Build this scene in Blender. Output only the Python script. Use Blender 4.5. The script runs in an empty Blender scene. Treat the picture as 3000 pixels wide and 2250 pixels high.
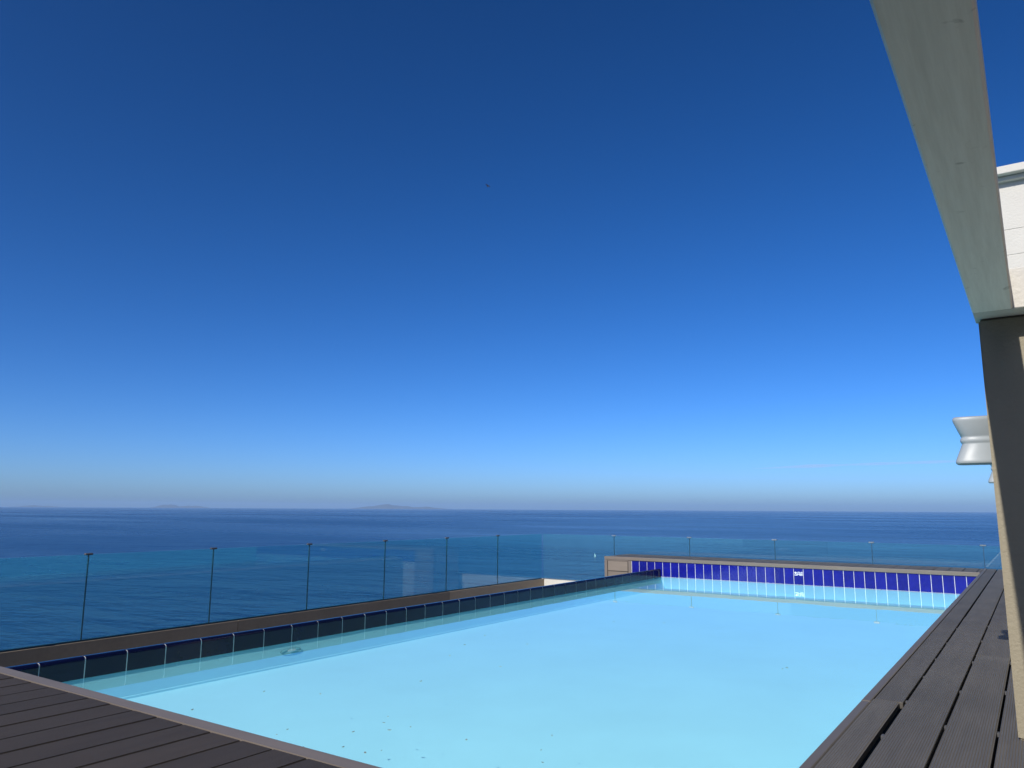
import bpy, bmesh, math, random
from mathutils import Matrix, Vector
random.seed(7)
sc = bpy.context.scene
C = sc.collection
R = math.radians

# ------------------------------------------------------------------ camera
CAM_Z = 0.684
cam = bpy.data.cameras.new('camera')
cam.sensor_fit = 'HORIZONTAL'; cam.sensor_width = 36.0; cam.lens = 26.711
cam.clip_start = 0.02; cam.clip_end = 120000
co = bpy.data.objects.new('camera', cam); C.objects.link(co)
r_ = Vector((0.8260, 0.5636, 0.0053)); f_ = Vector((-0.5569, 0.8147, 0.1617)).normalized(); r_ = (r_ - f_ * r_.dot(f_)).normalized(); u_ = r_.cross(f_)
m = Matrix((r_, u_, -f_)).transposed().to_4x4(); m.translation = (0.004, -0.017, CAM_Z)
co.matrix_world = m
sc.camera = co

# ------------------------------------------------------------------ sky, sun, exposure
SUN_EL = 37.0
w = bpy.data.worlds.new('World'); sc.world = w; w.use_nodes = True
nt = w.node_tree; bg = nt.nodes['Background']
sk = nt.nodes.new('ShaderNodeTexSky'); sk.sky_type = 'NISHITA'; sk.sun_disc = False
sk.sun_elevation = R(SUN_EL); sk.sun_rotation = math.pi
sk.air_density = 0.6; sk.dust_density = 1.5; sk.ozone_density = 6.0; sk.altitude = 500
hs = nt.nodes.new('ShaderNodeHueSaturation'); hs.inputs['Saturation'].default_value = 1.13; hs.inputs['Hue'].default_value = 0.5015
gm = nt.nodes.new('ShaderNodeGamma'); gm.inputs[1].default_value = 1.25
nt.links.new(sk.outputs[0], gm.inputs[0]); nt.links.new(gm.outputs[0], hs.inputs['Color']); nt.links.new(hs.outputs[0], bg.inputs[0])
bg.inputs[1].default_value = 0.094
sun = bpy.data.lights.new('sun', 'SUN'); sun.energy = 4.8; sun.angle = R(0.53); sun.color = (1.0, 0.955, 0.88)
so = bpy.data.objects.new('sun', sun); C.objects.link(so)
ray = Vector((0.032, 1.0, -math.tan(R(SUN_EL)))).normalized()
so.rotation_euler = ray.to_track_quat('-Z', 'Y').to_euler()
so.location = (-3, -40, 40)
sc.view_settings.view_transform = 'Standard'; sc.view_settings.look = 'None'
sc.view_settings.exposure = 0.1; sc.view_settings.gamma = 1.0; sc.view_settings.use_curve_mapping = False
sc.cycles.transparent_max_bounces = 16; sc.cycles.volume_bounces = 0
sc.cycles.caustics_reflective = False; sc.cycles.caustics_refractive = False

# ------------------------------------------------------------------ helpers
def tag(o, label=None, cat=None, group=None, kind=None):
    if label: o['label'] = label
    if cat: o['category'] = cat
    if group: o['group'] = group
    if kind: o['kind'] = kind
    return o

def empty(name, loc=(0, 0, 0), parent=None):
    o = bpy.data.objects.new(name, None); C.objects.link(o); o.location = loc
    o.empty_display_size = 0.1
    if parent: o.parent = parent
    return o

def obj(name, me, mat=None, parent=None, loc=None):
    o = bpy.data.objects.new(name, me); C.objects.link(o)
    if mat and not me.materials: me.materials.append(mat)
    if parent: o.parent = parent
    if loc is not None: o.location = loc
    return o

def bm_mesh(bm, name, smooth=False):
    bmesh.ops.recalc_face_normals(bm, faces=bm.faces)
    me = bpy.data.meshes.new(name); bm.to_mesh(me); bm.free()
    if smooth:
        for p in me.polygons: p.use_smooth = True
    return me

def box_bm(bm, x0, x1, y0, y1, z0, z1):
    vs = [bm.verts.new((x, y, z)) for x in (x0, x1) for y in (y0, y1) for z in (z0, z1)]
    for f in ((0, 1, 3, 2), (4, 6, 7, 5), (0, 4, 5, 1), (2, 3, 7, 6), (0, 2, 6, 4), (1, 5, 7, 3)):
        bm.faces.new([vs[i] for i in f])

def box_mesh(name, x0, x1, y0, y1, z0, z1, bevel=0.0, seg=1):
    bm = bmesh.new(); box_bm(bm, x0, x1, y0, y1, z0, z1)
    if bevel:
        bmesh.ops.bevel(bm, geom=list(bm.edges), offset=bevel, segments=seg, affect='EDGES', profile=0.6)
    return bm_mesh(bm, name)

def prism(name, prof, axis, a, b, smooth_ang=None):
    """closed 2D profile extruded along an axis: 'y' -> profile is (x,z); 'x' -> profile is (y,z)"""
    bm = bmesh.new(); n = len(prof)
    def P(p, t): return (p[0], t, p[1]) if axis == 'y' else (t, p[0], p[1])
    A = [bm.verts.new(P(p, a)) for p in prof]; B = [bm.verts.new(P(p, b)) for p in prof]
    for i in range(n):
        j = (i + 1) % n; bm.faces.new((A[i], A[j], B[j], B[i]))
    bm.faces.new(A); bm.faces.new(B[::-1])
    return bm_mesh(bm, name)

def mat(name):
    m = bpy.data.materials.new(name); m.use_nodes = True
    n = m.node_tree.nodes; l = m.node_tree.links
    return m, n, l, n['Principled BSDF'], n['Material Output']

def simple(name, col, rough=0.5, metal=0.0, var=0.0, scale=6.0, bump=0.0, bscale=80.0, coat=0.0, spec=0.5, stretch=(1, 1, 1), per_obj=0.0):
    m, n, l, b, o = mat(name)
    b.inputs['Roughness'].default_value = rough; b.inputs['Metallic'].default_value = metal
    b.inputs['Specular IOR Level'].default_value = spec; b.inputs['Coat Weight'].default_value = coat
    b.inputs['Coat Roughness'].default_value = 0.06
    tc = n.new('ShaderNodeTexCoord'); mp = n.new('ShaderNodeMapping'); mp.inputs['Scale'].default_value = stretch
    l.new(tc.outputs['Object'], mp.inputs[0])
    oi = n.new('ShaderNodeObjectInfo')
    ad = n.new('ShaderNodeVectorMath'); ad.operation = 'ADD'; l.new(mp.outputs[0], ad.inputs[0])
    cx = n.new('ShaderNodeVectorMath'); cx.operation = 'SCALE'; cx.inputs[0].default_value = (37, 11, 23); l.new(oi.outputs['Random'], cx.inputs['Scale'])
    l.new(cx.outputs[0], ad.inputs[1])
    vec = ad.outputs[0]
    if var or per_obj:
        nz = n.new('ShaderNodeTexNoise'); nz.inputs['Scale'].default_value = scale; nz.inputs['Detail'].default_value = 6; nz.inputs['Roughness'].default_value = 0.65
        l.new(vec, nz.inputs['Vector'])
        mr = n.new('ShaderNodeMapRange'); mr.inputs[1].default_value = 0.25; mr.inputs[2].default_value = 0.75
        mr.inputs[3].default_value = 1 - var; mr.inputs[4].default_value = 1 + var; l.new(nz.outputs[0], mr.inputs[0])
        mr2 = n.new('ShaderNodeMapRange'); mr2.inputs[3].default_value = 1 - per_obj; mr2.inputs[4].default_value = 1 + per_obj
        l.new(oi.outputs['Random'], mr2.inputs[0])
        mm = n.new('ShaderNodeMath'); mm.operation = 'MULTIPLY'; l.new(mr.outputs[0], mm.inputs[0]); l.new(mr2.outputs[0], mm.inputs[1])
        sc_ = n.new('ShaderNodeVectorMath'); sc_.operation = 'SCALE'; sc_.inputs[0].default_value = col; l.new(mm.outputs[0], sc_.inputs['Scale'])
        l.new(sc_.outputs[0], b.inputs['Base Color'])
    else:
        b.inputs['Base Color'].default_value = (*col, 1)
    if bump:
        nb = n.new('ShaderNodeTexNoise'); nb.inputs['Scale'].default_value = bscale; nb.inputs['Detail'].default_value = 5; l.new(vec, nb.inputs['Vector'])
        bp = n.new('ShaderNodeBump'); bp.inputs['Strength'].default_value = bump; bp.inputs['Distance'].default_value = 0.01
        l.new(nb.outputs[0], bp.inputs['Height']); l.new(bp.outputs[0], b.inputs['Normal'])
    return m

# ------------------------------------------------------------------ materials
def wpc(name, col, axis='X', groove=0.0072, gstr=1.0, var=0.17, per_obj=0.11, rough=0.62):
    """wood-plastic composite: fine ribs along the board, streaky wear"""
    m, n, l, b, o = mat(name)
    b.inputs['Roughness'].default_value = rough; b.inputs['Specular IOR Level'].default_value = 0.35
    tc = n.new('ShaderNodeTexCoord'); oi = n.new('ShaderNodeObjectInfo')
    st = (9, 0.8, 9) if axis == 'X' else (0.8, 9, 9)
    mp = n.new('ShaderNodeMapping'); mp.inputs['Scale'].default_value = st; l.new(tc.outputs['Object'], mp.inputs[0])
    sh = n.new('ShaderNodeVectorMath'); sh.operation = 'SCALE'; sh.inputs[0].default_value = (31, 17, 5); l.new(oi.outputs['Random'], sh.inputs['Scale'])
    l.new(sh.outputs[0], mp.inputs['Location'])
    nz = n.new('ShaderNodeTexNoise'); nz.inputs['Scale'].default_value = 3.0; nz.inputs['Detail'].default_value = 8; nz.inputs['Roughness'].default_value = 0.7; l.new(mp.outputs[0], nz.inputs['Vector'])
    n2 = n.new('ShaderNodeTexNoise'); n2.inputs['Scale'].default_value = 2.3; n2.inputs['Detail'].default_value = 5; l.new(tc.outputs['Object'], n2.inputs['Vector'])
    mr = n.new('ShaderNodeMapRange'); mr.inputs[1].default_value = 0.25; mr.inputs[2].default_value = 0.75; mr.inputs[3].default_value = 1 - var; mr.inputs[4].default_value = 1 + var; l.new(nz.outputs[0], mr.inputs[0])
    mq = n.new('ShaderNodeMapRange'); mq.inputs[1].default_value = 0.3; mq.inputs[2].default_value = 0.7; mq.inputs[3].default_value = 1 - var * .8; mq.inputs[4].default_value = 1 + var * .8; l.new(n2.outputs[0], mq.inputs[0])
    po = n.new('ShaderNodeMapRange'); po.inputs[3].default_value = 1 - per_obj; po.inputs[4].default_value = 1 + per_obj; l.new(oi.outputs['Random'], po.inputs[0])
    m1 = n.new('ShaderNodeMath'); m1.operation = 'MULTIPLY'; l.new(mr.outputs[0], m1.inputs[0]); l.new(po.outputs[0], m1.inputs[1])
    m2 = n.new('ShaderNodeMath'); m2.operation = 'MULTIPLY'; l.new(m1.outputs[0], m2.inputs[0]); l.new(mq.outputs[0], m2.inputs[1])
    cs = n.new('ShaderNodeVectorMath'); cs.operation = 'SCALE'; cs.inputs[0].default_value = col; l.new(m2.outputs[0], cs.inputs['Scale'])
    l.new(cs.outputs[0], b.inputs['Base Color'])
    if gstr:
        sx = n.new('ShaderNodeSeparateXYZ'); l.new(tc.outputs['Object'], sx.inputs[0])
        k = n.new('ShaderNodeMath'); k.operation = 'MULTIPLY'; k.inputs[1].default_value = 2 * math.pi / groove
        l.new(sx.outputs['X' if axis == 'X' else 'Y'], k.inputs[0])
        sn = n.new('ShaderNodeMath'); sn.operation = 'SINE'; l.new(k.outputs[0], sn.inputs[0])
        bp = n.new('ShaderNodeBump'); bp.inputs['Strength'].default_value = gstr; bp.inputs['Distance'].default_value = 0.0012
        l.new(sn.outputs[0], bp.inputs['Height'])
        b2 = n.new('ShaderNodeBump'); b2.inputs['Strength'].default_value = 0.25; b2.inputs['Distance'].default_value = 0.002
        l.new(nz.outputs[0], b2.inputs['Height']); l.new(bp.outputs[0], b2.inputs['Normal']); l.new(b2.outputs[0], b.inputs['Normal'])
    return m

M = {}
M['deck'] = wpc('composite_deck', (0.108, 0.098, 0.086))
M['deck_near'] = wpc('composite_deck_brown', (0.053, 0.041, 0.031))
M['trim'] = wpc('composite_trim', (0.155, 0.130, 0.112), axis='Y', gstr=0.0, var=0.08, per_obj=0.02, rough=0.5)
M['trim_side'] = wpc('composite_edge_strip', (0.112, 0.097, 0.084), gstr=0.0, var=0.08, per_obj=0.02, rough=0.5)
M['fascia'] = wpc('composite_fascia', (0.20, 0.162, 0.120), axis='Y', gstr=0.0, var=0.10)
M['fascia_pale'] = wpc('composite_fascia_pale', (0.30, 0.235, 0.165), axis='Y', gstr=0.0, var=0.08)
M['panel'] = wpc('composite_panel', (0.175, 0.146, 0.120), axis='Y', gstr=0.0, var=0.08)
M['sub'] = simple('deck_underlay', (0.02, 0.02, 0.022), 0.9)
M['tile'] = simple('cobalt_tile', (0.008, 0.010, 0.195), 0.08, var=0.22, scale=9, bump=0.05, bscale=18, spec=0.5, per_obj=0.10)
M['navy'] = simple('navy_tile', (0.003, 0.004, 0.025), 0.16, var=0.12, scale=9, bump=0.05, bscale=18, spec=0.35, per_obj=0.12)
M['grout'] = simple('white_grout', (0.66, 0.66, 0.65), 0.85, var=0.15, scale=25)
M['pool'] = simple('pool_plaster', (0.37, 0.82, 0.90), 0.7, var=0.05, scale=1.1)
M['white'] = simple('white_render', (0.52, 0.50, 0.455), 0.85, var=0.03, scale=3, bump=0.35, bscale=60)
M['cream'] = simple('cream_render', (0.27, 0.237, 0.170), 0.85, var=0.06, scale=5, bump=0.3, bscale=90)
M['lamp'] = simple('lamp_enamel', (0.315, 0.345, 0.365), 0.42, metal=0.0, spec=0.4, var=0.03)
M['steel'] = simple('brushed_steel', (0.62, 0.63, 0.64), 0.3, metal=1.0)
M['clipm'] = simple('clip_metal', (0.07, 0.07, 0.075), 0.6)
M['seal'] = simple('dark_seal', (0.02, 0.065, 0.08), 0.4)
M['leaf'] = simple('dry_leaf', (0.17, 0.21, 0.20), 0.7, per_obj=0.4)
M['bird'] = simple('dark_feather', (0.015, 0.015, 0.02), 0.8)
M['sail'] = simple('sail_cloth', (0.82, 0.82, 0.80), 0.7)
M['hull'] = simple('hull_paint', (0.7, 0.7, 0.68), 0.3)
M['fit'] = simple('pool_fitting', (0.55, 0.82, 0.86), 0.45)
M['fitdark'] = simple('pool_fitting_seal', (0.16, 0.40, 0.46), 0.6)
M['mark'] = simple('white_print', (0.78, 0.80, 0.84), 0.4)
M['hill'] = simple('island_scrub', (0.07, 0.075, 0.07), 0.95, var=0.3, scale=0.004)
M['bounce_paving'] = simple('pale_bounce_paving', (0.52, 0.48, 0.41), 0.8, var=0.08, scale=1.5)
M['slab'] = simple('concrete_slab', (0.34, 0.33, 0.31), 0.9, var=0.1, scale=2)

def beam_material():
    m, n, l, b, o = mat('weathered_white_paint')
    b.inputs['Roughness'].default_value = 0.7
    tc = n.new('ShaderNodeTexCoord'); mp = n.new('ShaderNodeMapping'); mp.inputs['Scale'].default_value = (30, 1.6, 30); l.new(tc.outputs['Object'], mp.inputs[0])
    nz = n.new('ShaderNodeTexNoise'); nz.inputs['Scale'].default_value = 1.6; nz.inputs['Detail'].default_value = 8; nz.inputs['Roughness'].default_value = 0.7; l.new(mp.outputs[0], nz.inputs['Vector'])
    rp = n.new('ShaderNodeValToRGB'); e = rp.color_ramp.elements
    e[0].position = 0.30; e[0].color = (0.64, 0.61, 0.55, 1); e[1].position = 0.62; e[1].color = (0.76, 0.735, 0.675, 1); l.new(nz.outputs[0], rp.inputs[0])
    n2 = n.new('ShaderNodeTexNoise'); n2.inputs['Scale'].default_value = 14; n2.inputs['Detail'].default_value = 3; n2.inputs['Distortion'].default_value = 1.5
    mp2 = n.new('ShaderNodeMapping'); mp2.inputs['Scale'].default_value = (1, 0.8, 1); l.new(tc.outputs['Object'], mp2.inputs[0]); l.new(mp2.outputs[0], n2.inputs['Vector'])
    r2 = n.new('ShaderNodeValToRGB'); e = r2.color_ramp.elements; e[0].position = 0.66; e[0].color = (0, 0, 0, 1); e[1].position = 0.74; e[1].color = (1, 1, 1, 1); l.new(n2.outputs[0], r2.inputs[0])
    mx = n.new('ShaderNodeMix'); mx.data_type = 'RGBA'; mx.inputs[7].default_value = (0.30, 0.28, 0.24, 1)
    sc_ = n.new('ShaderNodeMath'); sc_.operation = 'MULTIPLY'; sc_.inputs[1].default_value = 0.55; l.new(r2.outputs[0], sc_.inputs[0])
    l.new(sc_.outputs[0], mx.inputs[0]); l.new(rp.outputs[0], mx.inputs[6]); l.new(mx.outputs[2], b.inputs['Base Color'])
    bp = n.new('ShaderNodeBump'); bp.inputs['Strength'].default_value = 0.3; bp.inputs['Distance'].default_value = 0.003; l.new(nz.outputs[0], bp.inputs['Height']); l.new(bp.outputs[0], b.inputs['Normal'])
    return m
M['beam'] = beam_material()

def clear_sheet(name, tint, ior, veil=0.0, rough=0.0, bump=None):
    """thin clear layer: straight transmission plus Fresnel reflection"""
    m, n, l, b, o = mat(name); n.remove(b)
    tr = n.new('ShaderNodeBsdfTransparent'); tr.inputs[0].default_value = (*tint, 1)
    gl = n.new('ShaderNodeBsdfGlossy'); gl.inputs['Roughness'].default_value = rough; gl.inputs[0].default_value = (1, 1, 1, 1)
    # Schlick reflectance, the same from both sides of the sheet
    ge = n.new('ShaderNodeNewGeometry'); dt = n.new('ShaderNodeVectorMath'); dt.operation = 'DOT_PRODUCT'; l.new(ge.outputs['Incoming'], dt.inputs[0]); l.new(ge.outputs['Normal'], dt.inputs[1])
    ab = n.new('ShaderNodeMath'); ab.operation = 'ABSOLUTE'; l.new(dt.outputs['Value'], ab.inputs[0])
    om = n.new('ShaderNodeMath'); om.operation = 'SUBTRACT'; om.inputs[0].default_value = 1.0; l.new(ab.outputs[0], om.inputs[1])
    pw = n.new('ShaderNodeMath'); pw.operation = 'POWER'; pw.inputs[1].default_value = 5.0; l.new(om.outputs[0], pw.inputs[0])
    f0 = ((ior - 1) / (ior + 1)) ** 2
    fr = n.new('ShaderNodeMath'); fr.operation = 'MULTIPLY_ADD'; fr.inputs[1].default_value = 1 - f0; fr.inputs[2].default_value = f0; l.new(pw.outputs[0], fr.inputs[0])
    mx = n.new('ShaderNodeMixShader'); l.new(fr.outputs[0], mx.inputs[0]); l.new(gl.outputs[0], mx.inputs[2])
    base = tr.outputs[0]
    if veil:
        df = n.new('ShaderNodeBsdfDiffuse'); df.inputs[0].default_value = (0.75, 0.8, 0.8, 1)
        mv = n.new('ShaderNodeMixShader'); mv.inputs[0].default_value = veil; l.new(tr.outputs[0], mv.inputs[1]); l.new(df.outputs[0], mv.inputs[2]); base = mv.outputs[0]
    l.new(base, mx.inputs[1]); l.new(mx.outputs[0], o.inputs[0])
    if bump:
        tc = n.new('ShaderNodeTexCoord'); nz = n.new('ShaderNodeTexNoise'); nz.inputs['Scale'].default_value = bump[0]; nz.inputs['Detail'].default_value = 2
        l.new(tc.outputs['Object'], nz.inputs['Vector'])
        bp = n.new('ShaderNodeBump'); bp.inputs['Strength'].default_value = bump[1]; bp.inputs['Distance'].default_value = 0.01
        l.new(nz.outputs[0], bp.inputs['Height']); l.new(bp.outputs[0], dt.inputs[1]); l.new(bp.outputs[0], gl.inputs['Normal'])
    return m
M['glass'] = clear_sheet('balustrade_glass', (0.73, 0.98, 0.955), 1.5, veil=0.012)
M['water'] = clear_sheet('pool_water', (0.97, 1.0, 1.0), 1.33, bump=(2.6, 0.05))

def sea_material():
    m, n, l, b, o = mat('sea_water')
    b.inputs['Base Color'].default_value = (0.006, 0.050, 0.115, 1)
    b.inputs['Roughness'].default_value = 0.22; b.inputs['IOR'].default_value = 1.33; b.inputs['Specular IOR Level'].default_value = 0.38
    tc = n.new('ShaderNodeTexCoord')
    def noise(scale, st, rot, det, rough=0.55):
        mp = n.new('ShaderNodeMapping'); mp.inputs['Scale'].default_value = st; mp.inputs['Rotation'].default_value = (0, 0, R(rot)); l.new(tc.outputs['Object'], mp.inputs[0])
        z = n.new('ShaderNodeTexNoise'); z.inputs['Scale'].default_value = scale; z.inputs['Detail'].default_value = det; z.inputs['Roughness'].default_value = rough; l.new(mp.outputs[0], z.inputs['Vector']); return z.outputs[0]
    a = noise(0.030, (0.40, 1, 1), 34, 6)        # swell
    c = noise(0.13, (0.5, 1, 1), 46, 5)          # chop
    ma = n.new('ShaderNodeMath'); ma.operation = 'MULTIPLY_ADD'; ma.inputs[1].default_value = 0.28; l.new(c, ma.inputs[0]); l.new(a, ma.inputs[2])
    bp = n.new('ShaderNodeBump'); bp.inputs['Strength'].default_value = 1.0; bp.inputs['Distance'].default_value = 6.5; l.new(ma.outputs[0], bp.inputs['Height']); l.new(bp.outputs[0], b.inputs['Normal'])
    # broad wind slicks change the roughness and the body colour a little
    g = noise(0.0016, (0.35, 1, 1), 30, 5, 0.6)
    rr = n.new('ShaderNodeMapRange'); rr.inputs[1].default_value = 0.35; rr.inputs[2].default_value = 0.65; rr.inputs[3].default_value = 0.18; rr.inputs[4].default_value = 0.32; l.new(g, rr.inputs[0]); l.new(rr.outputs[0], b.inputs['Roughness'])
    rp = n.new('ShaderNodeValToRGB'); e = rp.color_ramp.elements; e[0].position = 0.34; e[0].color = (0.001, 0.020, 0.072, 1); e[1].position = 0.66; e[1].color = (0.002, 0.036, 0.112, 1); l.new(g, rp.inputs[0]); l.new(rp.outputs[0], b.inputs['Base Color'])
    return m
M['sea'] = sea_material()

# ------------------------------------------------------------------ sea and islands
SEA_Z = -45.0
bm = bmesh.new(); seg = 96
rings = [300, 1000, 4000, 12000, 36000]
cv = bm.verts.new((0, 0, 0)); prev = None
for rr in rings:
    ring = [bm.verts.new((rr * math.cos(2 * math.pi * i / seg), rr * math.sin(2 * math.pi * i / seg), 0)) for i in range(seg)]
    for i in range(seg):
        j = (i + 1) % seg
        if prev is None: bm.faces.new((cv, ring[i], ring[j]))
        else: bm.faces.new((prev[i], ring[i], ring[j], prev[j]))
    prev = ring
tag(obj('sea', bm_mesh(bm, 'sea'), M['sea'], loc=(0, 0, SEA_Z)), kind='structure')

def island(az, half_w, height, dist, seed):
    rnd = random.Random(seed); n = 40; bm = bmesh.new(); rows = []
    ph = [rnd.uniform(0, 6.28) for _ in range(6)]
    W = math.tan(R(half_w)) * dist
    for k in range(9):
        t = k / 8 * 2 - 1; row = []
        for i in range(n + 1):
            s = i / n * 2 - 1
            e = max(0, 1 - s * s) ** 0.8 * max(0, 1 - t * t)
            hgt = height * e * (0.72 + 0.2 * math.sin(3.1 * s + ph[0]) + 0.13 * math.sin(7 * s + ph[1] + t) + 0.08 * math.sin(15 * s + ph[2]) + 0.05 * math.sin(31 * s + ph[3]))
            row.append(bm.verts.new((s * W, t * W * 0.5, max(hgt, 0) - 1)))
        rows.append(row)
    for k in range(8):
        for i in range(n): bm.faces.new((rows[k][i], rows[k][i + 1], rows[k + 1][i + 1], rows[k + 1][i]))
    o = obj('island_hills', bm_mesh(bm, 'island_hills', True), M['hill'])
    a = R(az); o.location = (dist * math.sin(a), dist * math.cos(a), SEA_Z); o.rotation_euler.z = -a
    tag(o, kind='structure')
island(-66.0, 1.6, 75, 34000, 3)
island(-57.6, 1.9, 165, 34000, 5)
island(-42.6, 3.6, 195, 34000, 11)

# ------------------------------------------------------------------ swimming pool
WZ = -0.240           # water level
XL, XR, YN, YF = -4.435, -0.575, 1.560, 10.20
FLOOR = WZ - 0.16
pool = tag(empty('swimming_pool', ((XL + XR) / 2, (YN + YF) / 2, FLOOR)), 'long pool of pale turquoise plaster rimmed with dark blue tiles', 'pool')
def P(o):              # keep world coordinates under the pool empty
    o.location = Vector(o.location) - Vector(pool.location); o.parent = pool; return o
bm = bmesh.new()
t = 0.12
v = {}
for nm, (x, y) in {'a': (XL - 0.004, YN), 'b': (XR, YN), 'c': (XR, YF + 0.004), 'd': (XL - 0.004, YF + 0.004)}.items():
    v[nm] = (bm.verts.new((x + (0.055 if nm in 'ad' else 0), y, FLOOR)), bm.verts.new((x, y, WZ - 0.016)))
bm.faces.new([v[k][0] for k in 'abcd'])
for a, b in ('ab', 'bc', 'cd', 'da'): bm.faces.new((v[a][0], v[b][0], v[b][1], v[a][1]))
for e in [e for e in bm.edges if abs(e.verts[0].co.z - FLOOR) < 1e-6 and abs(e.verts[1].co.z - FLOOR) < 1e-6]: pass
bmesh.ops.bevel(bm, geom=[e for e in bm.edges if max(e.verts[0].co.z, e.verts[1].co.z) < FLOOR + 1e-5], offset=0.012, segments=2, affect='EDGES')
me = bm_mesh(bm, 'basin')
me.flip_normals()
P(obj('basin', me, M['pool']))
for nm, bx in (('side_wall', (XR, XR + 0.14, YN, YF + 0.003, WZ - 0.016, -0.062)), ('near_wall', (XL, XR, YN - 0.14, YN, WZ - 0.016, -0.062))):
    P(obj(nm, box_mesh(nm, *bx), M['pool']))

# overflow wall on the left: bullnose tiles over a white grout bed
TOP = -0.140; PITCH = 0.2395; JT = 0.0065
def bull(ins):
    """bullnose section, inset by ins"""
    r = 0.022; pts = [(-ins, -0.116 - (0 if ins == 0 else 0.0))]
    for k in range(7):
        a = k / 6 * math.pi / 2
        pts.append((-r + (r - ins) * math.cos(a), -r + (r - ins) * math.sin(a)))
    return pts
prof = bull(0.0) + [(-0.042, 0.0), (-0.042, -0.0075), (-0.026, -0.0075), (-0.008, -0.026), (-0.008, -0.116)]
tile_me = prism('bullnose_tile', prof, 'y', JT / 2, PITCH - JT / 2)
ow = P(obj('overflow_wall', prism('overflow_wall', bull(0.0022) + [(-0.040, -0.0022), (-0.041, -0.008), (-0.041, -0.95), (-0.03, -0.95), (-0.03, -0.116)], 'y', YN - 0.14, YF - 0.002), M['grout'], loc=(XL, 0, TOP)))
obj('wall_core', box_mesh('wall_core', -0.16, -0.042, YN - 0.14, YF - 0.002, -0.85, -0.045), M['slab'], ow)
y = 2.056 - 4 * PITCH; k = 0
while y < YF - 0.02:
    if y > YN - 0.4:
        L = min(PITCH, YF - y)
        if L < PITCH * 0.6: break
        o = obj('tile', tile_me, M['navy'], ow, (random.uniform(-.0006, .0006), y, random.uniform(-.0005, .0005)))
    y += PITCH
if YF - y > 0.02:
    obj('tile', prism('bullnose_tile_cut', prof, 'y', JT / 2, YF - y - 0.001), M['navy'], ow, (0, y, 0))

# end wall at the far side: upright tiles, coping boards, nosing, corner panel
ew = P(obj('end_wall', box_mesh('end_wall', -5.262, 0.40, 0.0, 0.735, -0.256, -0.030), M['grout'], loc=(0, YF + 0.0025, 0)))
obj('footing', box_mesh('footing', -5.262, 0.40, 0.02, 0.735, -1.0, -0.257), M['slab'], ew)
TP = 0.1186; JF = 0.005
ft = box_mesh('wall_tile', JF / 2, TP - JF / 2, -0.0025, 0.0085, -0.245, -0.040, 0.0012)
x = -0.848
ntile = int((4.90 - 0.5) / TP) + 2
xs = []
xx = -0.848 + 3 * TP
while xx - TP > -4.915: xx -= TP; xs.append(xx)
for xx in xs:
    if xx > XR - 0.01: continue
    o = obj('tile', ft, M['tile'], ew, (xx, -0.0005 + random.uniform(-.0005, .0005), 0))
    o.rotation_euler = (random.uniform(-.004, .004), 0, random.uniform(-.004, .004))
xl_tile = xs[-1]

# printed depth mark near the top of one tile
mx0 = min(xs, key=lambda q: abs(q + 2.636))
bm = bmesh.new()
def quad(x0, x1, z0, z1, sk_=0.0):
    vs = [bm.verts.new(p) for p in ((x0, 0, z0), (x1, 0, z0), (x1 + sk_, 0, z1), (x0 + sk_, 0, z1))]; bm.faces.new(vs)
def disc(cx, cz, rx, rz, n=12):
    bm.faces.new([bm.verts.new((cx + rx * math.cos(a * 2 * math.pi / n), 0, cz + rz * math.sin(a * 2 * math.pi / n))) for a in range(n)])
disc(0.020, -0.014, 0.013, 0.012)                        # round blob of the pictogram
quad(0.004, 0.040, -0.046, -0.038)                       # bar below it
quad(0.040, 0.045, -0.046, -0.004); quad(0.028, 0.040, -0.034, -0.029, 0.002)
quad(0.050, 0.106, -0.036, -0.029); quad(0.064, 0.106, -0.047, -0.042)
quad(0.050, 0.072, -0.007, -0.002); quad(0.056, 0.060, -0.026, -0.009, 0.004); quad(0.066, 0.071, -0.024, -0.008, -0.003)
quad(0.078, 0.083, -0.026, -0.006, 0.003); quad(0.086, 0.106, -0.007, -0.002); quad(0.093, 0.098, -0.026, -0.010, -0.004); quad(0.101, 0.105, -0.026, -0.006)
geom = list(bm.faces)
ext = bmesh.ops.extrude_face_region(bm, geom=geom)
bmesh.ops.translate(bm, verts=[g for g in ext['geom'] if isinstance(g, bmesh.types.BMVert)], vec=(0, 0.0007, 0))
tag(obj('depth_mark', bm_mesh(bm, 'depth_mark'), M['mark'], ew, (mx0 + 0.004, -0.0045, -0.088)), 'small white printed depth pictogram on a blue tile')

# coping boards on the end wall, run away from the pool
BP = 0.1455
cb = box_mesh('coping_board', 0.003, BP - 0.003, 0.034, 0.73, -0.026, 0.0, 0.003)
obj('coping_board', box_mesh('coping_board_cut', 0.003, 0.036, 0.034, 0.73, -0.026, 0.0, 0.003), M['deck'], ew, (-0.629, 0, 0))
x = -0.629
while x > -5.25:
    x -= BP
    w0 = max(x, -5.30)
    if x < -5.30 + 0.02:
        if x + BP - w0 > 0.04:
            o = obj('coping_board', box_mesh('coping_board_cut', 0.0, x + BP - w0 - 0.003, 0.034, 0.73, -0.026, 0.0, 0.003), M['deck'], ew, (w0, 0, 0))
        break
    o = obj('coping_board', cb, M['deck'], ew, (x, 0, random.uniform(-.0008, .0008)))
obj('nosing', box_mesh('nosing', -5.312, -0.591, -0.018, 0.031, -0.044, 0.001, 0.004, 2), M['trim'], ew)
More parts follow.
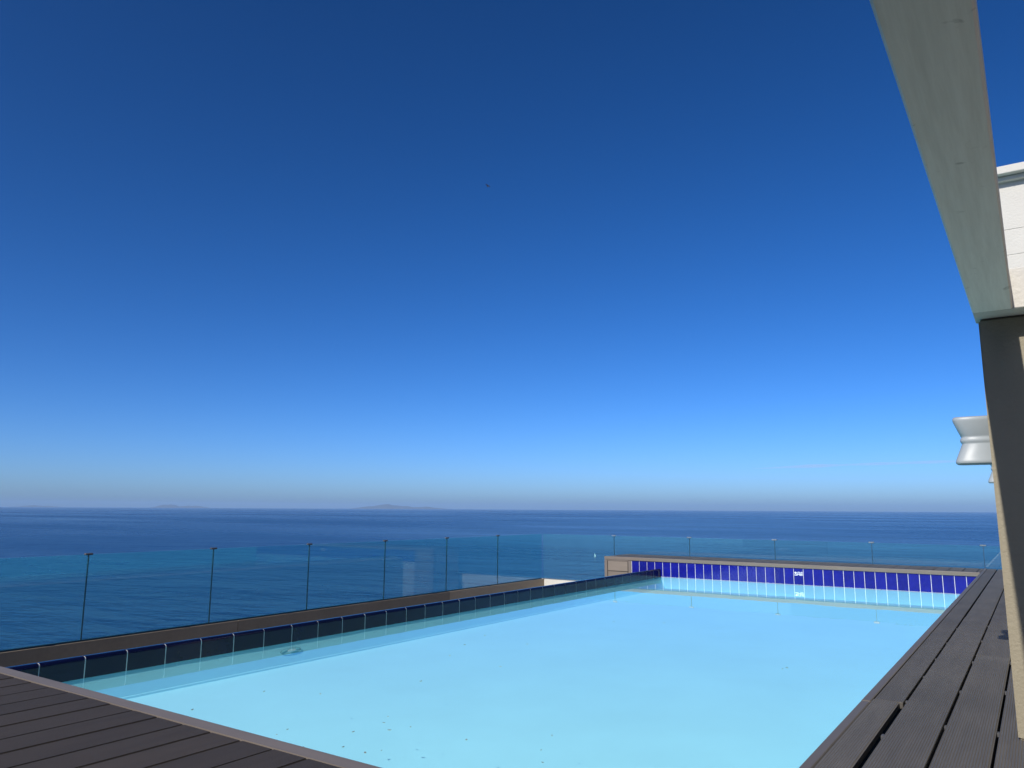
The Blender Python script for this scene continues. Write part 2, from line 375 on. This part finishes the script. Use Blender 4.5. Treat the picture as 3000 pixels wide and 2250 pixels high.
# corner panel at the wall's left end
obj('corner_trim', box_mesh('corner_trim', -5.312, -5.265, -0.016, 0.04, -1.0, -0.046, 0.003), M['trim'], ew)
obj('corner_trim', box_mesh('corner_trim', xl_tile - 0.052, xl_tile - 0.004, -0.010, 0.03, -1.0, -0.046, 0.003), M['trim'], ew)
obj('panel_top_rail', box_mesh('panel_top_rail', -5.263, xl_tile - 0.054, -0.013, -0.0005, -0.060, -0.046, 0.001), M['trim'], ew)
obj('panel_back', box_mesh('panel_back', -5.264, xl_tile - 0.053, -0.003, -0.0004, -1.0, -0.061), M['sub'], ew)
pb = box_mesh('panel_board', -5.258, xl_tile - 0.059, -0.013, -0.0035, -0.138, 0.0, 0.003)
for k in range(6): obj('panel_board', pb, M['panel'], ew, (0, 0, -0.064 - 0.146 * k))

# wall fitting just below the surface
fit = empty('inlet_fitting', (XL + 0.020, 3.71, -0.310), None); P(fit); fit.rotation_euler = (0, -math.atan2(0.055, 0.144), 0)
def oval_ring(r0, r1, sy, sz, x0, x1, n=40):
    bm = bmesh.new(); L = []
    for (rr, xx) in ((r0, x0), (r0, x1), (r1, x1), (r1, x0)):
        L.append([bm.verts.new((xx, rr * sy * math.cos(2 * math.pi * i / n), rr * sz * math.sin(2 * math.pi * i / n))) for i in range(n)])
    for a in range(4):
        A, B = L[a], L[(a + 1) % 4]
        for i in range(n): bm.faces.new((A[i], A[(i + 1) % n], B[(i + 1) % n], B[i]))
    return bm_mesh(bm, 'ring')
obj('ring', oval_ring(0.92, 1.0, 0.090, 0.018, 0, 0.0025), M['fitdark'], fit)
bm = bmesh.new()
n = 32; A = [bm.verts.new((0.002, 0.040 * math.cos(2 * math.pi * i / n) + .012, 0.0095 * math.sin(2 * math.pi * i / n))) for i in range(n)]
B = [bm.verts.new((0.004, 0.034 * math.cos(2 * math.pi * i / n) + .012, 0.0075 * math.sin(2 * math.pi * i / n))) for i in range(n)]
for i in range(n): bm.faces.new((A[i], A[(i + 1) % n], B[(i + 1) % n], B[i]))
bm.faces.new(B)
obj('cover', bm_mesh(bm, 'cover'), M['fit'], fit)

# water
bm = bmesh.new()
nx, ny = 24, 56
g = [[bm.verts.new((XL - 0.003 + (XR - XL + 0.003) * i / nx, YN + (YF + 0.0015 - YN) * j / ny, 0)) for j in range(ny + 1)] for i in range(nx + 1)]
for i in range(nx):
    for j in range(ny): bm.faces.new((g[i][j], g[i + 1][j], g[i + 1][j + 1], g[i][j + 1]))
tag(obj('pool_water', bm_mesh(bm, 'pool_water'), M['water'], loc=(0, 0, WZ)), kind='structure')

# ------------------------------------------------------------------ decks
BT = 0.024
def board(parent, x0, x1, y0, y1, mt, z=0.0, name='board'):
    me = box_mesh(name, 0, x1 - x0, 0, y1 - y0, -BT, 0, 0.003)
    o = obj(name, me, mt, parent, (x0, y0, z)); o.rotation_euler = (0, random.uniform(-.002, .002), 0)
    return o
near = tag(empty('near_deck'), kind='structure')
obj('underlay', box_mesh('underlay', -6.6, XR + 0.0, -3.0, 1.50, -0.30, -0.060), M['sub'], near)
PN = 0.14575
xg = -1.7196 + 8 * PN
shared = box_mesh('board', 0.0035, PN - 0.0035, 0, 4.5, -BT, 0, 0.003)
x = xg
while x > -6.4:
    x -= PN
    obj('board', shared, M['deck_near'], near, (x, -3.0 + random.uniform(-.002, .001) + .0165, random.uniform(-.001, .001)))
board(near, xg + 0.003, -0.596, -3.0, 1.5165, M['deck_near'])
nose = [(1.5195, -0.045), (1.5195, 0.001)] + [(1.573 + 0.012 * math.sin(a), -0.011 + 0.012 * math.cos(a)) for a in (0, .4, .8, 1.2, 1.57)] + [(1.585, -0.060), (1.566, -0.060), (1.566, -0.045)]
obj('nosing', prism('near_nosing', nose, 'x', -6.6, -0.596), M['trim'], near)

side = tag(empty('side_deck'), kind='structure')
obj('underlay', box_mesh('underlay', XR + 0.002, 0.41, 1.22, 10.198, -0.30, -0.060), M['sub'], side)
YB = 3.165
board(side, -0.5560, -0.4690, -3.0, YB, M['deck'], 0.001)
board(side, -0.5540, -0.4565, YB + 0.003, 10.935, M['deck'])
board(side, -0.5885, -0.5575, 1.571, YB - 0.05, M['trim_side'], 0.0005, 'edge_strip')
board(side, -0.5880, -0.5565, YB - 0.047, 10.935, M['trim_side'], 0.002, 'edge_strip')
gaps = [-0.4515, -0.305, -0.1585, -0.012, 0.1345, 0.281, 0.4275]
ends = [(5.9,), (4.4, 8.6), (7.1,), (5.2,), (6.6,), (4.9,), (7.4,), (6.1,)]
for i in range(len(gaps) - 1):
    ys = [-3.0] + [q + .003 for q in ends[i]] + [10.938]
    for a in range(len(ys) - 1):
        board(side, gaps[i] + 0.0038 + random.uniform(-.0012, .0012), gaps[i + 1] - 0.0038 + random.uniform(-.0012, .0012), ys[a], ys[a + 1] - 0.003, M['deck'], random.uniform(-.0012, .0008))
cl = box_mesh('clip', -0.0065, 0.0065, -0.012, 0.012, -0.018, -0.006, 0.001)
for i, gx in enumerate(gaps[:4]):
    yy = 2.15 + 0.13 * i
    while yy < 5.6:
        obj('clip', cl, M['steel'] if (i == 2 and random.random() < .45) else M['clipm'], side, (gx + random.uniform(-.002, .002), yy, random.uniform(-.003, .003))); yy += random.uniform(0.45, 0.75)

# ------------------------------------------------------------------ lower terrace, parapets, glass
tag(obj('terrace', box_mesh('terrace', -7.2, 8.0, -6.0, 11.5, -4.0, -1.005), M['slab']), kind='structure')
tag(obj('bounce_paving', box_mesh('bounce_paving', 0.43, 8.0, -6.0, 11.0, -1.004, -0.45), M['bounce_paving']), kind='structure')  # unseen pale floor, added to bounce sunlight up onto the beam
obj('underlay', box_mesh('underlay', -0.56, 0.41, -6.0, 1.19, -0.50, -0.060), M['sub'], side)
XG, YG = -6.945, 11.08
GB, GT = -0.470, 0.265
pl = tag(empty('parapet_wall', (XG, 4, -1.0)), 'low brown board-clad parapet under the glass on the left', 'parapet')
obj('core', box_mesh('core', -0.16, 0.03, -7.0, YG - 4 + 0.16, 0, 1.0 + GB - 0.012), M['white'], pl)
f1 = box_mesh('fascia_board', 0.031, 0.05, 0, 1, 0.31, 1.0 + GB, 0.002)
for y0, y1, mt in ((-3.0, 1.6, 'fascia'), (1.604, 5.1, 'fascia'), (5.104, 8.56, 'fascia'), (8.564, YG - 0.02, 'fascia_pale')):
    for z0, z1 in ((1.0 + GB - 0.225, 1.0 + GB), (0.01, 1.0 + GB - 0.229)):
        obj('fascia_board', box_mesh('fascia_board', 0.031, 0.05, y0 - 4, y1 - 4, z0, z1, 0.002), M[mt], pl)
pf = tag(empty('parapet_wall', (-3, YG, -1.0)), 'low white rendered parapet under the glass behind the far coping', 'parapet')
obj('core', box_mesh('core', XG + 3 + 0.052, 5.0, -0.03, 0.16, 0, 1.0 + GB - 0.004, 0.004), M['white'], pf)

def balustrade(label, n0, pts, axis):
    o = tag(empty('glass_balustrade', (XG, YG, GB)), label, 'balustrade', 'glass balustrades round the terrace edge')
    for a, b in zip(pts[:-1], pts[1:]):
        if axis == 'y': me = box_mesh('glass_pane', -0.005, 0.005, a + 0.006 - YG, b - 0.006 - YG, -0.03, GT - GB)
        else: me = box_mesh('glass_pane', a + 0.006 - XG, b - 0.006 - XG, -0.005, 0.005, -0.03, GT - GB)
        obj('glass_pane', me, M['glass'], o)
    for q in pts[1:-1] if axis == 'y' else pts[1:]:
        if axis == 'y':
            obj('joint_seal', box_mesh('joint_seal', -0.006, 0.006, q - 0.0035 - YG, q + 0.0035 - YG, 0.0, GT - GB), M['seal'], o)
            obj('joint_clip', box_mesh('joint_clip', -0.015, 0.015, q - 0.034 - YG, q + 0.034 - YG, GT - GB - 0.006, GT - GB + 0.011, 0.004), M['clipm'], o)  # shade on the left-run clips is put into this darker metal
        else:
            obj('joint_seal', box_mesh('joint_seal', q - 0.0028 - XG, q + 0.0028 - XG, -0.006, 0.006, 0.0, GT - GB), M['seal'], o)
            obj('joint_clip', box_mesh('joint_clip', q - 0.034 - XG, q + 0.034 - XG, -0.015, 0.015, GT - GB - 0.006, GT - GB + 0.013, 0.004), M['steel'], o)
    if axis == 'y': obj('base_channel', box_mesh('base_channel', -0.022, 0.022, pts[0] - YG, pts[-1] - 0.03 - YG, -0.0115, 0.012, 0.002), M['seal'], o)
    else: obj('base_channel', box_mesh('base_channel', 0.03, pts[-1] - XG, -0.022, 0.022, -0.0035, 0.012, 0.002), M['steel'], o)
    return o
ly = [YG - 0.05 - 1.2475 * k if k else YG - 0.02 for k in range(12)][::-1]
balustrade('frameless glass balustrade along the left side of the pool', 0, ly, 'y')
balustrade('frameless glass balustrade across the far end above the sea', 0, [XG + 0.012] + [-5.599 + 1.2535 * k for k in range(7)], 'x')

# ------------------------------------------------------------------ pergola, pier, wall lamps
BZ0, BZ1 = 1.308, 1.441
pg = tag(empty('pergola', (-0.05, 2.77, BZ0)), 'weathered white pergola beam overhead joined to a crossing header', 'pergola')
obj('beam', box_mesh('beam', -0.064, 0.045, -7.0, -0.004, 0, BZ1 - BZ0, 0.004), M['beam'], pg)
obj('header', box_mesh('header', -0.0635, 2.2, 0.0, 0.17, 0.0015, BZ1 - BZ0 - 0.001, 0.003), M['white'], pg)

def pier(y0, y1, label):
    bm = bmesh.new(); box_bm(bm, -0.104, 0.30, 0, y1 - y0, 0.0, BZ0 - 0.001)
    bmesh.ops.bevel(bm, geom=list(bm.edges), offset=0.006, segments=2, affect='EDGES')
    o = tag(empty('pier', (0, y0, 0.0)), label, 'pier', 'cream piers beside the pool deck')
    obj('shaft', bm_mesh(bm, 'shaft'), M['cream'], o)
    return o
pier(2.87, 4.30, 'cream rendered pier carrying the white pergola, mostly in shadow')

def lamp_mesh():
    """hourglass shell with a rounded outer end; x runs from the wall (0) outwards (negative)"""
    secs = [(1.086, .163), (1.0915, .1655), (1.086, .1705), (1.073, .170), (1.0085, .146), (1.004, .1435), (0.999, .1465), (0.990, .149), (0.982, .1475), (0.977, .1435), (0.973, .1435), (0.906, .168), (0.899, .1705), (0.890, .1705), (0.8866, .168)]
    bm = bmesh.new(); rows = []
    for z, ext in secs:
        hw = 0.052 + (ext - 0.1435) * 0.9; row = [(0, -hw)]
        rr = 0.034
        for s_ in (-1, 1):
            for k in range(6):
                a = (k / 5 if s_ < 0 else 1 - k / 5) * math.pi / 2
                row.append((-(ext - rr) - rr * math.sin(a), s_ * (hw - rr + rr * math.cos(a))))
        row.append((0, hw))
        rows.append([bm.verts.new((x, y, z - 0.99)) for x, y in row])
    n = len(rows[0])
    for a, b in zip(rows[:-1], rows[1:]):
        for i in range(n): bm.faces.new((a[i], a[(i + 1) % n], b[(i + 1) % n], b[i]))
    bm.faces.new(rows[0]); bm.faces.new(rows[-1][::-1])
    me = bm_mesh(bm, 'shade')
    for p in me.polygons: p.use_smooth = len(p.vertices) == 4
    return me
shade_me = lamp_mesh()
plate_me = box_mesh('back_plate', 0, 0.022, -0.062, 0.062, -0.10, 0.10, 0.003)
def lamp(y, label):
    o = tag(empty('wall_lamp', (-0.104, y, 0.99)), label, 'lamp', 'hourglass wall lamps on the piers')
    s = obj('shade', shade_me, M['lamp'], o, (0, 0, 0))
    obj('back_plate', plate_me, M['white'], o, (-0.0225, 0, 0))
    return o
lamp(3.90, 'larger nearer pale grey hourglass wall lamp jutting past the dark pier')
pier(6.20, 7.00, 'second cream pier hidden behind the first one')
lamp(6.60, 'smaller farther hourglass wall lamp peeking out below the larger lamp')

# white building behind
wb = tag(empty('white_building', (1.5, 7.2, -1.0)), 'white rendered building with capped parapet at the right edge', 'building')
BX0, BX1, BYF = -0.09 - 1.5, 3.5, 0.0
for k, (z0, z1) in enumerate(((1.0, 2.75 + 1), (2.7535 + 1, 2.965 + 1), (2.969 + 1, 3.40 + 1))):
    obj('wall_band', box_mesh('wall_band', BX0, BX1, BYF, 3.0, z0 if k else 0.0, z1, 0.003), M['white'], wb)
obj('core', box_mesh('core', BX0 + 0.01, BX1 - 0.01, BYF + 0.004, 2.99, 0.0, 4.41), M['white'], wb)
obj('cap', box_mesh('cap', BX0 - 0.07, BX1 + 0.07, BYF - 0.115, 3.07, 4.415, 4.48, 0.006, 2), M['white'], wb)
obj('cap_moulding', box_mesh('cap_moulding', BX0 - 0.03, BX1 + 0.03, BYF - 0.05, 3.03, 4.375, 4.413, 0.004), M['white'], wb)

# out-of-view masses added behind and beside the viewpoint to shade the pier
hw = tag(empty('sky_blocker', (4.0, -2.0, -1.0)), 'unseen white block added right of the terrace to shade the pier', 'building')
obj('wall', box_mesh('wall', -1.9, 3.0, -4.0, 7.5, 0.56, 6.2, 0.01), M['white'], hw)
obj('cap', box_mesh('cap', -2.0, 3.1, -4.1, 7.6, 6.203, 6.29, 0.006), M['white'], hw)
bw = tag(empty('sky_blocker_wall', (-2.0, -5.2, -1.0)), 'unseen white wall added behind the viewpoint to shade the pier', 'wall')
obj('wall', box_mesh('wall', -5.2, 4.0, -0.25, 0.0, 0.0, 5.1, 0.01), M['white'], bw)
obj('cap', box_mesh('cap', -5.25, 4.0, -0.30, 0.05, 5.103, 5.18, 0.006), M['white'], bw)

# ------------------------------------------------------------------ small things
LEAVES = [(-3.319, 2.628), (-3.049, 2.76), (-3.294, 2.21), (-2.686, 2.256), (-2.66, 2.18), (-2.438, 2.128), (-3.321, 4.291), (-3.438, 4.682), (-2.99, 4.566), (-2.7, 3.835), (-2.829, 3.269), (-2.985, 5.875), (-2.621, 6.065), (-3.16, 3.928), (-2.481, 2.648), (-2.427, 2.565), (-2.329, 2.497), (-2.435, 2.39), (-1.983, 2.576), (-2.165, 2.278), (-2.196, 2.222), (-2.318, 2.224), (-1.665, 2.638), (-2.288, 2.582), (-1.583, 2.519), (-1.73, 2.826), (-1.305, 4.806), (-1.318, 4.754)]
def leaf_mesh(seed):
    rnd = random.Random(seed); bm = bmesh.new(); n = 9; top = []; bot = []
    for i in range(n):
        a = 2 * math.pi * i / n; rr = 1 + rnd.uniform(-.2, .2)
        x, y_ = 0.0085 * rr * math.cos(a), 0.0042 * rr * math.sin(a); zz = 14 * x * x + rnd.uniform(0, .0004)
        top.append(bm.verts.new((x, y_, zz + 0.0012))); bot.append(bm.verts.new((x, y_, zz + 0.0005)))
    bm.faces.new(top); bm.faces.new(bot[::-1])
    for i in range(n): bm.faces.new((top[i], bot[i], bot[(i + 1) % n], top[(i + 1) % n]))
    return bm_mesh(bm, 'fallen_leaf')
lm = [leaf_mesh(s) for s in range(5)]
for i, (x, y) in enumerate(LEAVES):
    o = obj('fallen_leaf', lm[i % 5], M['leaf'], loc=(x, y, WZ + 0.0003)); o.rotation_euler.z = random.uniform(0, 3.14)
    s = random.uniform(0.5, 1.2); o.scale = (s, s, 1)
    tag(o, 'tiny dark leaf fragment floating on the pale pool water', 'leaf', 'leaf fragments on the pool')

# bird high over the sea
bm = bmesh.new()
def loft(secs, n=8):
    rows = [[bm.verts.new((cx + rx * math.cos(2 * math.pi * i / n), yy, cz + rz * math.sin(2 * math.pi * i / n))) for i in range(n)] for (yy, cx, cz, rx, rz) in secs]
    for a, b in zip(rows[:-1], rows[1:]):
        for i in range(n): bm.faces.new((a[i], a[(i + 1) % n], b[(i + 1) % n], b[i]))
    bm.faces.new(rows[0][::-1]); bm.faces.new(rows[-1])
loft([(-.13, 0, 0, .018, .004), (-.07, 0, 0, .016, .012), (0, 0, 0, .026, .026), (.06, 0, .005, .022, .022), (.09, 0, .008, .016, .016), (.115, 0, .004, .003, .003)])
for s in (-1, 1):
    vs = [(s * .015, .04, .012), (s * .09, .055, .045), (s * .20, -.02, .03), (s * .10, -.01, .04), (s * .015, -.045, .010)]
    a = [bm.verts.new(p) for p in vs]; b = [bm.verts.new((p[0], p[1], p[2] - .006)) for p in vs]
    bm.faces.new(a); bm.faces.new(b[::-1])
    for i in range(5): bm.faces.new((a[i], a[(i + 1) % 5], b[(i + 1) % 5], b[i]))
o = obj('bird', bm_mesh(bm, 'bird'), M['bird'], loc=(-37.98 * 1.25, 51.51 * 1.25, 0.684 + 28.35 * 1.25)); o.rotation_euler = (1.1, 0.35, R(60)); o.scale = (1.7, 2.2, 2.2)
tag(o, 'tiny dark bird flying alone high in the blue sky', 'bird')

# small sailing boat seen through the glass
sb = tag(empty('sailboat', (-357.3, 666.1, SEA_Z)), 'tiny white sailing boat on the sea seen through the glass', 'boat')
sb.rotation_euler.z = R(60); sb.scale = (0.8, 0.8, 0.8)
bm = bmesh.new()
rows = []
for yy, hw, zb in ((-1.9, .55, .1), (-1.0, .75, -.1), (0.3, .75, -.15), (1.4, .45, -.05), (2.1, .05, .15)):
    rows.append([bm.verts.new((-hw, yy, .5)), bm.verts.new((-hw * .6, yy, zb)), bm.verts.new((hw * .6, yy, zb)), bm.verts.new((hw, yy, .5))])
for a, b in zip(rows[:-1], rows[1:]):
    for i in range(4): bm.faces.new((a[i], a[(i + 1) % 4], b[(i + 1) % 4], b[i]))
bm.faces.new(rows[0]); bm.faces.new(rows[-1][::-1])
obj('hull', bm_mesh(bm, 'hull'), M['hull'], sb)
obj('mast', box_mesh('mast', -.04, .04, .46, .54, .4, 4.6), M['steel'], sb)
bm = bmesh.new()
sv = [(0.03, .42, .9), (0.2, -1.5, .95), (0.05, .42, 4.4), (0.22, -.7, 2.5)]
a = [bm.verts.new(sv[i]) for i in (0, 1, 3, 2)]; b = [bm.verts.new((sv[i][0] + .03, sv[i][1], sv[i][2])) for i in (0, 1, 3, 2)]
bm.faces.new(a); bm.faces.new(b[::-1])
for i in range(4): bm.faces.new((a[i], a[(i + 1) % 4], b[(i + 1) % 4], b[i]))
obj('sail', bm_mesh(bm, 'sail'), M['sail'], sb)

# ------------------------------------------------------------------ sea haze
hm, n, l, b, out = mat('sea_haze'); n.remove(b)
pv = n.new('ShaderNodeVolumePrincipled'); pv.inputs['Color'].default_value = (0.42, 0.66, 1.0, 1); pv.inputs['Density'].default_value = 3.0e-5; pv.inputs['Anisotropy'].default_value = 0.0
l.new(pv.outputs[0], out.inputs['Volume'])
tag(obj('haze', box_mesh('haze', -38000, 38000, -38000, 38000, SEA_Z - 3, 215), hm), kind='stuff')

# thin contrail cloud, far beyond the haze
cm_, n, l, b, out = mat('thin_cloud'); n.remove(b)
pv = n.new('ShaderNodeVolumePrincipled'); pv.inputs['Color'].default_value = (1, 1, 1, 1); pv.inputs['Density'].default_value = 2.2e-4
l.new(pv.outputs[0], out.inputs['Volume'])
bm = bmesh.new(); rows = []
A = Vector((-17400, 57360, 3030)); B = Vector((-3000, 60000, 3390)); N = 26
for k in range(N + 1):
    t = k / N; c = A.lerp(B, t); rr = math.sin(math.pi * min(max(t, .02), .98)) ** .7 * (1 + .3 * math.sin(9 * t) + .2 * math.sin(23 * t + 1))
    rows.append([bm.verts.new(c + Vector((0, 900 * rr * math.cos(a), 120 * rr * math.sin(a) + 25 * math.sin(5 * t)))) for a in [2 * math.pi * i / 12 for i in range(12)]])
for a, b in zip(rows[:-1], rows[1:]):
    for i in range(12): bm.faces.new((a[i], a[(i + 1) % 12], b[(i + 1) % 12], b[i]))
bm.faces.new(rows[0]); bm.faces.new(rows[-1][::-1])
tag(obj('cloud', bm_mesh(bm, 'cloud'), cm_), kind='stuff')
